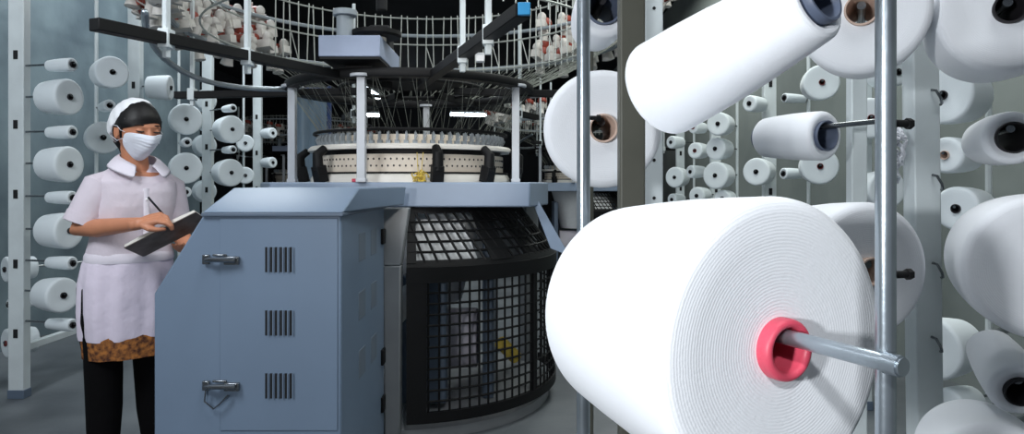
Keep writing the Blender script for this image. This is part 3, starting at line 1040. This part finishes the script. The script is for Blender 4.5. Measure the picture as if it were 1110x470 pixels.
    for q in (.2, .4, .6, .8):
        w.tube(arc(Rg - .01 - (Rg - .665) * q, zt_ + .02 + (1.07 - zt_) * q), .007, 5)
    w.obj('collar_mesh', M['black'], cf)
    # take-down inside the guard: fabric roll, tension frame, shaft
    MB().tube([(-.33, -.12, .34), (.40, -.12, .34)], .17, 32).obj('fabric_roll', M['collar'], t, 0.01)
    MB().lathe([(.02, .55), (.30, .55), (.40, .98), (.44, 1.118), (.40, 1.118), (.36, .98), (.26, .58), (.02, .58)], 40).obj('knitted_fabric', M['label'], t)
    MB().box((-.42, -.40, .07), (-.36, .25, .95)).obj('take_down_frame', M['cab_dark'], t, 0.01)
    MB().box((.44, -.40, .07), (.50, .25, .95)).obj('take_down_frame', M['cab_dark'], t, 0.01)
    MB().box((.02, -.58, .10), (.26, -.46, .76)).obj('gear_cover', M['cab_dark'], t, 0.012)
    MB().tube([(.54, -.50, .40), (.62, -.42, .30)], .035, 20).obj('yarn_waste_roll', M['yellow'], t)
    MB().tube([(-.05, -.68, .50), (.05, -.66, .64), (.12, -.66, .72)], [.05, .07, .04], 12, 'round').obj('waste_sack', M['label'], t)
    b = MB()
    for (r0, z0_, r1, z1_, a0_, a1_) in ((.80, .84, .62, 1.05, 279, 303), (.78, .82, .62, 1.03, 333, 362)):  # added plates behind collar mesh; the white one stands in for lit fabric
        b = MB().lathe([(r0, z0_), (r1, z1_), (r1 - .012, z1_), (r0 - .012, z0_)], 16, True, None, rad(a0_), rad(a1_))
        b.obj('collar_backing', M['label'] if a0_ < 300 else M['near_black'], t)
    return t


km = knitting_machine('circular knitting machine with black guard cage and feeder ring behind the cabinet', (MX, MY, 0))


def copy_tree(o, parent=None):
    c = o.copy()
    COL.objects.link(c)
    c.parent = parent
    for ch in list(o.children):
        copy_tree(ch, c)
    return c


k2_ = knitting_machine('dark far knitting machine glimpsed between the near machine and the round cone', (1.05, 10.6, 0), False)
k3_ = copy_tree(k2_)
k3_.location = (-4.3, 14.0, 0)
k3_['label'] = 'dark far knitting machine glimpsed past the end of the rack behind the woman'

# translucent sheet on a stand beside the head
pm = mat('translucent_sheet', (150, 172, 190), 0.25, var=0.1, vscale=3)
pm.node_tree.nodes['Principled BSDF'].inputs['Alpha'].default_value = 0.5
sx0, sx1, SY = at(316, 0, 5.75).x, at(352, 0, 5.75).x, 5.75
t = thing('plastic_screen', 'translucent blue grey plastic screen standing behind the knitting head', 'screen', (sx0, SY, 0))
vs, fs = [], []
for i in range(17):
    x = .02 + (sx1 - sx0) * i / 16
    y = .012 * math.sin(i * 1.1)
    for (z, dy) in ((.5, .0), (2.0, .0), (2.0, .004), (.5, .004)):
        vs.append((x, y + dy, z))
for i in range(16):
    for j in range(4):
        fs.append((i * 4 + j, i * 4 + 4 + j, i * 4 + 4 + (j + 1) % 4, i * 4 + (j + 1) % 4))
MB().add(vs, fs).obj('sheet', pm, t)
bl = mat('blue_painted_tube', (40, 62, 110), 0.45, var=0.1)
for x in (0, sx1 - sx0 + .04):
    MB().box((x - .015, -.015, 0), (x + .015, .015, 2.05)).box((x - .03, -.2, 0), (x + .03, .2, .03)).obj('stand', bl, t, 0.003)
MB().box((0, -.012, 2.0), (sx1 - sx0 + .04, .012, 2.04)).obj('top_bar', bl, t, 0.003)

# yellow yarn tangle hanging at the bed
b = MB()
ry = random.Random(5)
for i in range(26):
    c = Vector((ry.gauss(0, .014), ry.gauss(0, .01), abs(ry.gauss(.012, .01)) + .008))
    r_ = ry.uniform(.010, .024)
    u = Vector((ry.uniform(-1, 1), ry.uniform(-1, 1), ry.uniform(-1, 1))).normalized()
    v = u.orthogonal().normalized()
    w_ = u.cross(v)
    pts = [c + v * r_ * math.cos(a * PI / 5) + w_ * r_ * math.sin(a * PI / 5) for a in range(9)]
    pts = [Vector((p.x, p.y, max(p.z, .004))) for p in pts]
    b.tube(pts, .0028, 5)
b.tube([(-.01, .0, .02), (-.015, .004, .07), (-.02, .008, .15)], .002, 5).tube([(.0, .0, .02), (.005, .004, .08), (.012, .008, .15)], .002, 5)
o = b.obj('yarn_tangle', M['yellow'])
o.location = (at(456, 197, 3.47).x, 3.47, 1.2442)
tag(o, 'tangle of yellow yarn lying on the machine deck beside a black bracket', 'yarn')
o = MB().tube([(-.012, 0, .009), (.012, .004, .009)], .009, 12).obj('yarn_bobbin', M['tube_pink'])
o.location = (at(384, 197, 3.47).x, 3.47, 1.2435)
tag(o, 'tiny red bobbin lying on the machine deck beside the grey post', 'bobbin')

# ------------------------------------------------------------------ the woman
PY = 2.96
X0 = at(143, 0, PY).x
root = thing('person', 'person in pale shirt, white cap and face mask writing in a notebook', 'person', (X0, PY, 0))
RL = Vector((X0, PY, 0))


def w(px, py, dy=0.0):
    return at(px, py, PY + dy) - RL


HC = w(149, 141, -.03)                       # head centre
Rz = Matrix.Rotation(math.radians(56), 3, 'Z')
Rx = Matrix.Rotation(math.radians(8), 3, 'X')     # tips the face (which looks along -y) downward
HR = (Rz @ Rx) * 1.09
a_, b_, c_ = .074, .090, .112


def head_r(d):
    """distance of the head's surface along a local direction"""
    x, y, z = d
    t = max(0.0, -z)
    aa = a_ * (1 - .30 * t * t)
    bb = b_ * (1 - .12 * t) if y < 0 else b_ * (1 - .30 * t)
    r = 1 / math.sqrt((x / aa) ** 2 + (y / bb) ** 2 + (z / c_) ** 2)
    if y < 0:                                    # flatter face, sockets, brow, cheeks
        r *= 1 + .05 * max(0, -y) * (abs(x) ** 1.5)
        for sx in (-1, 1):
            r -= .007 * math.exp(-(((x - sx * .36) / .16) ** 2 + ((z - .02) / .10) ** 2)) * (-y)
            r += .004 * math.exp(-(((x - sx * .40) / .2) ** 2 + ((z + .28) / .16) ** 2)) * (-y)
        r += .004 * math.exp(-((z - .22) / .08) ** 2) * (-y)
        r += .006 * math.exp(-((x / .25) ** 2 + ((z + .85) / .2) ** 2))
    return r


def hp(d, off=0.0):
    d = Vector(d).normalized()
    return HC + HR @ (d * (head_r(d) + off))


def shell(axis, ang, off, nr=14, na=40, squeeze=None):
    """a cap of the head around an axis: ang(az) is its edge, off(t, az, d) the distance from the skin"""
    ax = Vector(axis).normalized()
    u = Vector((1, 0, 0)) - ax * ax.x
    u.normalize()
    v = ax.cross(u)
    vs, fs = [], []
    vi = []
    for layer in (0, 1):
        for i in range(nr + 1):
            for k in range(na):
                az = 2 * PI * k / na
                t = max(i / nr, .01)
                th = ang(az) * t
                d = ax * math.cos(th) + (u * math.cos(az) + v * math.sin(az)) * math.sin(th)
                vs.append(hp(d, off(t, az, d) - (.004 if layer else 0)))
    n1 = (nr + 1) * na
    for layer in (0, 1):
        o_ = layer * n1
        for i in range(nr):
            for k in range(na):
                k2 = (k + 1) % na
                fs.append((o_ + i * na + k, o_ + (i + 1) * na + k, o_ + (i + 1) * na + k2, o_ + i * na + k2))
    for k in range(na):
        k2 = (k + 1) % na
        fs.append((nr * na + k, nr * na + k2, n1 + nr * na + k2, n1 + nr * na + k))
    return MB().add(vs, fs)


YAW = math.radians(48)
fwd = Vector((math.sin(YAW), -math.cos(YAW), 0))
rgt = Vector((-math.cos(YAW), -math.sin(YAW), 0))    # her right hand side

body = MB()
# head
vs, fs = [], []
NS, NR = 48, 32
for i in range(NR + 1):
    th = PI * min(max(i / NR, .01), .99)
    for k in range(NS):
        a = 2 * PI * k / NS
        vs.append(hp((math.sin(th) * math.cos(a), math.sin(th) * math.sin(a), math.cos(th))))
for i in range(NR):
    for k in range(NS):
        k2 = (k + 1) % NS
        fs.append((i * NS + k, (i + 1) * NS + k, (i + 1) * NS + k2, i * NS + k2))
fs.append(tuple(range(NS)))
fs.append(tuple(NR * NS + k for k in range(NS))[::-1])
body.add(vs, fs)
# nose, lids, lips, ears
L3 = lambda x, y, z: HC + HR @ Vector((x, y, z))
body.tube([L3(0, -.083, .018), L3(0, -.093, -.010), L3(0, -.101, -.032)], [.008, .010, .013], 10, 'round')
body.ball(L3(0, -.092, -.038), (.017, .010, .009), 12, 8, HR)
body.ball(L3(0, -.080, -.064), (.024, .010, .009), 12, 8, HR)
for sx in (-1, 1):
    body.ball(L3(sx * .031, -.079, .002), (.014, .008, .010), 12, 8, HR)
    body.ball(L3(sx * .074, .006, -.010), (.007, .017, .030), 12, 8, HR)
    body.torus(.017, .004, 0, 20, 8, Matrix.Translation(L3(sx * .077, .004, -.006)) @ (HR @ Matrix.Rotation(PI / 2, 3, 'Y') @ Matrix.Diagonal((1.5, 1, 1))).to_4x4())
# neck and trunk
nb = w(150, 196, .01)
body.tube([nb - Vector((0, 0, .095)) + fwd * .066, nb - Vector((0, 0, .04)) + fwd * .044, nb - Vector((0, 0, .005)) + fwd * .01], [.040, .046, .046], 16, 'round')
body.tube([nb - Vector((0, 0, .04)), nb, HC + HR @ Vector((0, .022, -.07))], [.062, .052, .050], 20, 'round')
tc = lambda px, z, dy=0: Vector((at(px, 0, PY).x - X0, dy, z))
body.loft([(tc(141, .62), .13, .10), (tc(141, .80), .155, .11), (tc(142, .93), .13, .09), (tc(144, 1.05), .14, .095), (tc(147, 1.15), .155, .10), (tc(148, 1.23), .15, .08), (tc(149, 1.285), .09, .06)], 28, YAW)
# legs
LR = [w(113, 330, -.06), w(112, 385, -.07), w(113, 440, -.05), w(112, 500, -.05)]
LLg = [w(163, 330, .08), w(164, 385, .06), w(167, 440, .09), w(170, 492, .10)]
for pts in (LR, LLg):
    pts[3].z = .07
    body.tube(pts, [.082, .060, .055, .036], 20, 'round')
    f = pts[3]
    body.tube([f + Vector((0, 0, -.03)) - fwd * .03, f + Vector((0, 0, -.035)) + fwd * .12], [.035, .030], 14, 'round')
# arms
sR, eR, wR = w(110, 197, -.09), w(86, 249, -.13), w(151, 242, -.25)
sL, eL, wL = w(183, 198, .13), w(192, 252, .14), w(210, 270, .0)
body.tube([sR + Vector((.015, 0, -.01)), sR.lerp(eR, .5), eR, eR.lerp(wR, .3), eR.lerp(wR, .7), wR], [.036, .041, .037, .038, .031, .025], 20, 'round')
body.tube([sL, sL.lerp(eL, .5), eL, eL.lerp(wL, .4), wL], [.034, .040, .037, .036, .026], 20, 'round')


def hand(wr, d, palm_n, side, curl, spread=1.0, thumb_in=.6):
    """palm plus five bent fingers; d points along the hand, palm_n out of the palm, side towards the thumb"""
    d = Vector(d).normalized()
    nn = Vector(palm_n)
    nn = (nn - d * nn.dot(d)).normalized()
    sd = Vector(side)
    sd = (sd - d * sd.dot(d) - nn * sd.dot(nn)).normalized()
    body.tube([wr - d * .02, wr + d * .015], [.024, .022], 14, 'round')
    for q, wd in ((-.026, .9), (-.010, 1.0), (.008, 1.0), (.024, .95)):
        body.tube([wr + sd * q * .6, wr + d * .04 + sd * q * .9, wr + d * .078 + sd * q], [.015, .015, .0115], 10, 'round')
    tips = []
    for q, ln, cu in ((.025, .068, curl[0]), (.0085, .076, curl[1]), (-.0085, .070, curl[2]), (-.0255, .056, curl[3])):
        p = wr + d * .080 + sd * q * spread
        pts = [p - d * .012, p]
        ang = 0
        for sgl in (.45, .30, .25):
            ang += cu
            dv = d * math.cos(ang) + nn * math.sin(ang)
            p = p + dv * ln * sgl
            pts.append(p)
        body.tube(pts, [.0088, .0088, .0082, .0074, .0062], 10, 'round')
        tips.append(p)
    p = wr + d * .022 + sd * .024
    t1 = p + d * .026 + sd * .020 + nn * .012
    t2 = t1 + d * .024 + sd * (.012 - .018 * thumb_in) + nn * .016 * thumb_in
    t3 = t2 + d * .020 - sd * .012 * thumb_in + nn * .014 * thumb_in
    body.tube([p, t1, t2, t3], [.013, .011, .0095, .0075], 10, 'round')
    return tips, t3


# writing hand: back of the hand towards the camera's upper side, thumb towards the camera
hd = (w(184, 233, -.25) - wR)
tipsR, thR = hand(wR, hd, (0.1, .55, -.85), (-.1, -.85, .5), (.55, .62, .75, .85), 1.0, .9)
# supporting hand under the notebook
tipsL, thL = hand(wL, (w(190, 270, -.16) - wL), (0, -.1, 1), (0.6, .6, 0), (.18, .15, .15, .2), 1.0, .2)
bo = body.obj('body', M['skin'], root)
m = bo.modifiers.new('remesh', 'REMESH')
m.mode = 'VOXEL'
m.voxel_size = .0034
m.use_smooth_shade = True
m = bo.modifiers.new('smooth', 'SMOOTH')
m.iterations = 3
m.factor = .5

# face details
for sx in (-1, 1):
    pts = [L3(sx * (.031 + .016 * q), -.0880 + .006 * q * q, .003 - .003 * (1 - q * q)) for q in (-1, -.5, 0, .5, 1)]
    MB().tube(pts, [.0014, .0030, .0036, .0032, .0016], 8, 'round').obj('eye', M['lip'], root)
    pts = [L3(sx * (.034 + .019 * q), -.0845 + .008 * max(q, 0) ** 2, .024 + .003 * (1 - q * q)) for q in (-1, -.5, 0, .5, 1)]
    MB().tube(pts, [.002, .0036, .004, .0032, .0016], 8, 'round', .6).obj('eyebrow', M['hair'], root)

# mask
def sup(az, s, p=2.8):
    return (abs(math.cos(az) / .98) ** p + abs(math.sin(az) / s) ** p) ** (-1 / p)


mo = lambda t, az, d: .009 + .010 * math.exp(-((d.x / .3) ** 2)) * math.exp(-(((d.z + .62) / .16) ** 2)) + .030 * math.exp(-((d.x / .26) ** 2)) * math.exp(-(((d.z + .30) / .30) ** 2)) + .0012 * math.sin(d.z * 55) * (1 - t)
mk = shell((0, -.90, -.43), lambda az: sup(az, .35 if math.sin(az) > 0 else .86), mo, 18, 64).obj('face_mask', M['mask'], root)
for sx in (-1, 1):
    top_ = [hp((sx * .80, -.56, -.06), .010), hp((sx * .93, -.36, -.02), .008), L3(sx * .083, -.012, .012), L3(sx * .088, .012, .014), L3(sx * .087, .022, -.004)]
    bot_ = [L3(sx * .086, .018, -.030), L3(sx * .080, -.012, -.044), hp((sx * .86, -.40, -.38), .010), hp((sx * .72, -.50, -.52), .012)]
    MB().tube(top_ + bot_, .0011, 6).obj('ear_loop', M['mask'], mk)
# hair and cap
hair_edge = lambda az: 1.60 - .10 * max(0, -math.sin(az)) - .19 * math.cos(az) * max(0, -math.sin(az)) ** 1.0 + .15 * max(0, math.sin(az))
ho = lambda t, az, d: .009 - .006 * max(0, t - .85) / .15
hr_ = shell((0, .30, .95), hair_edge, ho, 18, 64).obj('hair', M['hair'], root)
MB().tube([L3(.0, .075, -.03), L3(.0, .088, -.06), L3(0, .080, -.085)], [.05, .045, .025], 16, 'round').obj('hair_bun', M['hair'], hr_)
for sx in (-1, 1):
    MB().tube([L3(sx * .066, -.035, .04), L3(sx * .074, -.022, .0), L3(sx * .070, -.018, -.03)], [.010, .008, .004], 8, 'round').obj('hair_lock', M['hair'], hr_)
co = lambda t, az, d: .0125 + .034 * max(0, d.y) * (1 - t * .4) - .004 * max(0, t - .9) * 10 + .002 * math.sin(az * 13) * t
cpo = shell((0, .70, .71), lambda az: 1.30 + .16 * max(0, math.sin(az)) - .24 * max(0, -math.sin(az)), co, 18, 72).obj('cap', M['cap'], root)
pts = []
# shirt: trunk and short sleeves fused
sh = MB()
bk = lambda px, z, k: tc(px, z) - fwd * k
sh.loft([(tc(141, .925), .168, .128), (tc(141, .95), .164, .124), (tc(142, 1.0), .154, .116), (tc(143, 1.06), .152, .118), (tc(146, 1.14), .158, .128), (tc(148, 1.20), .160, .118),
         (tc(148, 1.245), .160, .100), (bk(149, 1.278, .022), .136, .072), (bk(150, 1.318, .034), .084, .050)], 36, YAW)
so = sh.obj('shirt', M['shirt'], root)
# open ends of the sleeves are cut by plain cuffs
m = so.modifiers.new('remesh', 'REMESH')
m.mode = 'VOXEL'
m.voxel_size = .006
m.use_smooth_shade = True
m = so.modifiers.new('smooth', 'SMOOTH')
m.iterations = 6
m.factor = .5
tx = bpy.data.textures.new('cloth_folds', 'CLOUDS')
tx.noise_scale = .10
tx.noise_depth = 1
m = so.modifiers.new('folds', 'DISPLACE')
m.texture = tx
m.strength = .008
m.mid_level = .5
for (s_, e_, nm, r0) in ((sR, eR, 'cuff', .0725), (sL, eL, 'cuff', .066)):
    d = (e_ - s_).normalized()
    c = s_.lerp(e_, .82)
    Mx = Matrix.Translation(c) @ d.to_track_quat('Z', 'Y').to_matrix().to_4x4()
    MB().lathe([(r0 - .006, -.03), (r0, -.03), (r0 + .001, .012), (r0 - .004, .014)], 32, True, Mx).obj(nm, M['shirt'], so)
for (s0_, s_, e_, rr_) in ((w(120, 197, -.05), sR, eR, (.052, .066, .068, .071)), (w(174, 196, .10), sL, eL, (.050, .066, .065, .065))):
    MB().tube([s0_, s_.lerp(e_, .10), s_.lerp(e_, .42), s_.lerp(e_, .80)], rr_, 28, 'flat').obj('sleeve', M['shirt'], so)
# collar: two lapels around the neck
cv, cf_ = [], []
NCL = 30
cen = tc(150, 1.334, .0) - fwd * .008
for layer in (0, 1):
    for i in range(NCL + 1):
        a = math.radians(-158 + 316 * i / NCL)           # 0 = nape, +-158 = either side of the front opening
        ft = (abs(a) / math.radians(158)) ** 2.2
        dirv = (-fwd) * math.cos(a) + rgt * math.sin(a)
        inn = cen + dirv * (.064 + .012 * ft) + Vector((0, 0, .036 - .062 * ft))
        mid = cen + dirv * (.082 + .012 * ft) + Vector((0, 0, .028 - .050 * ft))
        out = cen + dirv * (.112 + .036 * ft) + Vector((0, 0, -.008 - .074 * ft))
        for q in (inn, mid, out):
            cv.append(q + (Vector((0, 0, -.004)) if layer else Vector((0, 0, .004))))
nn_ = (NCL + 1) * 3
for layer in (0, 1):
    for i in range(NCL):
        for j in range(2):
            b0 = layer * nn_ + i * 3 + j
            cf_.append((b0, b0 + 3, b0 + 4, b0 + 1))
for i in range(NCL):
    for j in (0, 2):
        b0 = i * 3 + j
        cf_.append((b0, b0 + 3, b0 + 3 + nn_, b0 + nn_))
for i in (0, NCL):
    for j in range(2):
        b0 = i * 3 + j
        cf_.append((b0, b0 + 1, b0 + 1 + nn_, b0 + nn_))
MB().add(cv, cf_).obj('collar', M['collar'], so, sub=1)
# V of skin at the open neck is the body's own; a placket runs down from it
pl = []
for z in (1.215, 1.18, 1.10, 1.02, .95):
    k = {1.215: .116, 1.18: .121, 1.10: .124, 1.02: .118, .95: .124}[z]
    pl.append(tc(147, z) + fwd * k)
MB().tube(pl, .012, 8, 'flat', .4, fwd).obj('placket', M['collar'], so)
for z, k in ((1.17, .126), (1.07, .126), (.98, .126)):
    MB().ball(tc(147, z) + fwd * k, .006, 10, 6).obj('button', M['label'], so)
# apron skirt with folds, waist band, printed hem, trousers
def skirt_loft(secs, folds, seg=72):
    b = MB()
    vs, fs = [], []
    for (c, rx, ry, fa) in secs:
        for k in range(seg):
            a = 2 * PI * k / seg
            r = 1 + fa * (math.sin(a * folds) + .6 * math.sin(a * (folds * 2 - 3) + 1))
            x, y = rx * math.cos(a) * r, ry * math.sin(a) * r
            vs.append(Vector(c) + Vector((x * math.cos(YAW) - y * math.sin(YAW), x * math.sin(YAW) + y * math.cos(YAW), 0)))
    n = len(secs)
    for i in range(n - 1):
        for k in range(seg):
            k2 = (k + 1) % seg
            fs.append((i * seg + k, i * seg + k2, (i + 1) * seg + k2, (i + 1) * seg + k))
    fs.append(tuple(range(seg)))
    fs.append(tuple((n - 1) * seg + k for k in range(seg))[::-1])
    return b.add(vs, fs)


sk = skirt_loft([(tc(141, .935), .168, .128, .0), (tc(140, .90), .176, .136, .012), (tc(139, .82), .184, .148, .026), (tc(138, .70), .182, .148, .034), (tc(138, .60), .176, .144, .038), (tc(138, .582), .172, .140, .038)], 9).obj('apron_skirt', M['skirt'], root)
MB().loft([(tc(141, .905), .174, .134), (tc(141, .915), .176, .136), (tc(141, .935), .174, .134), (tc(141, .945), .168, .129)], 40, YAW, 2.1).obj('waistband', M['collar'], sk)
skirt_loft([(tc(139, .62), .168, .136, .02), (tc(139, .585), .172, .140, .024), (tc(140, .505), .170, .138, .026), (tc(140, .503), .16, .13, .026)], 9).obj('printed_hem', M['batik'], root)
tr = MB()
tr.loft([(tc(134, .52, .02), .165, .135), (tc(133, .66, .02), .182, .148), (tc(134, .80, .02), .184, .148), (tc(138, .88, .01), .165, .128)], 32, YAW)
for pts in (LR, LLg):
    tr.tube([pts[0], pts[1], pts[2], pts[3] + Vector((0, 0, .03))], [.090, .074, .070, .060], 22, 'round')
to = tr.obj('trousers', M['trouser'], root)
m = to.modifiers.new('remesh', 'REMESH')
m.mode = 'VOXEL'
m.voxel_size = .008
m.use_smooth_shade = True
for pts in (LR, LLg):
    f = pts[3].copy()
    f.z = 0
    b = MB()
    b.tube([f - fwd * .05 + Vector((0, 0, .042)), f + fwd * .03 + Vector((0, 0, .042)), f + fwd * .13 + Vector((0, 0, .034)), f + fwd * .17 + Vector((0, 0, .03))], [.040, .042, .040, .028], 18, 'round', .98)
    b.obj('shoe', M['shoe'], root)

# notebook and pen
NA, NB_ = at(134, 268, 2.72), at(212, 229, 2.78)         # near edge
e1 = (NB_ - NA)
Ln = e1.length
e1.normalize()
dn = Vector((-.12, .92, -.34))
dn = (dn - e1 * dn.dot(e1)).normalized()
nrm = e1.cross(dn).normalized()
if nrm.z < 0:
    nrm = -nrm
NQ = Matrix((e1, dn, nrm)).transposed()
nbk = thing('notebook', 'open brown notebook with white pages in the woman\'s hand', 'notebook', NA, None, NQ.to_quaternion())
MB().box((0, 0, -.004), (Ln, .17, 0)).obj('cover', M['cover'], nbk, 0.001)
g = MB()
nseg = 10
vs, fs = [], []
for i in range(nseg + 1):
    x = .004 + (Ln - .008) * i / nseg
    h = .010 + .004 * math.sin(i / nseg * PI * 2) ** 2
    for y in (.003, .167):
        vs += [(x, y, 0.0003), (x, y, h)]
for i in range(nseg):
    o_ = i * 4
    fs += [(o_, o_ + 4, o_ + 5, o_ + 1), (o_ + 2, o_ + 3, o_ + 7, o_ + 6), (o_ + 1, o_ + 5, o_ + 7, o_ + 3), (o_, o_ + 2, o_ + 6, o_ + 4)]
fs += [(0, 1, 3, 2), (nseg * 4, nseg * 4 + 2, nseg * 4 + 3, nseg * 4 + 1)]
g.add(vs, fs).obj('pages', M['page'], nbk)

pt, pe = at(183, 239, 2.765), at(161, 214, 2.70)
pen = thing('pen', 'black ballpoint pen in the woman\'s writing hand', 'pen', pt, None, (pe - pt).to_track_quat('Z', 'Y'))
pl_ = (pe - pt).length
MB().tube([(0, 0, .012), (0, 0, pl_)], .0042, 12, 'round').obj('barrel', M['pen'], pen)
MB().tube([(0, 0, 0), (0, 0, .012)], [.0008, .0036], 10).obj('tip', M['chrome'], pen)
MB().box((.0038, -.0015, pl_ - .045), (.006, .0015, pl_ - .003)).obj('clip', M['chrome'], pen)
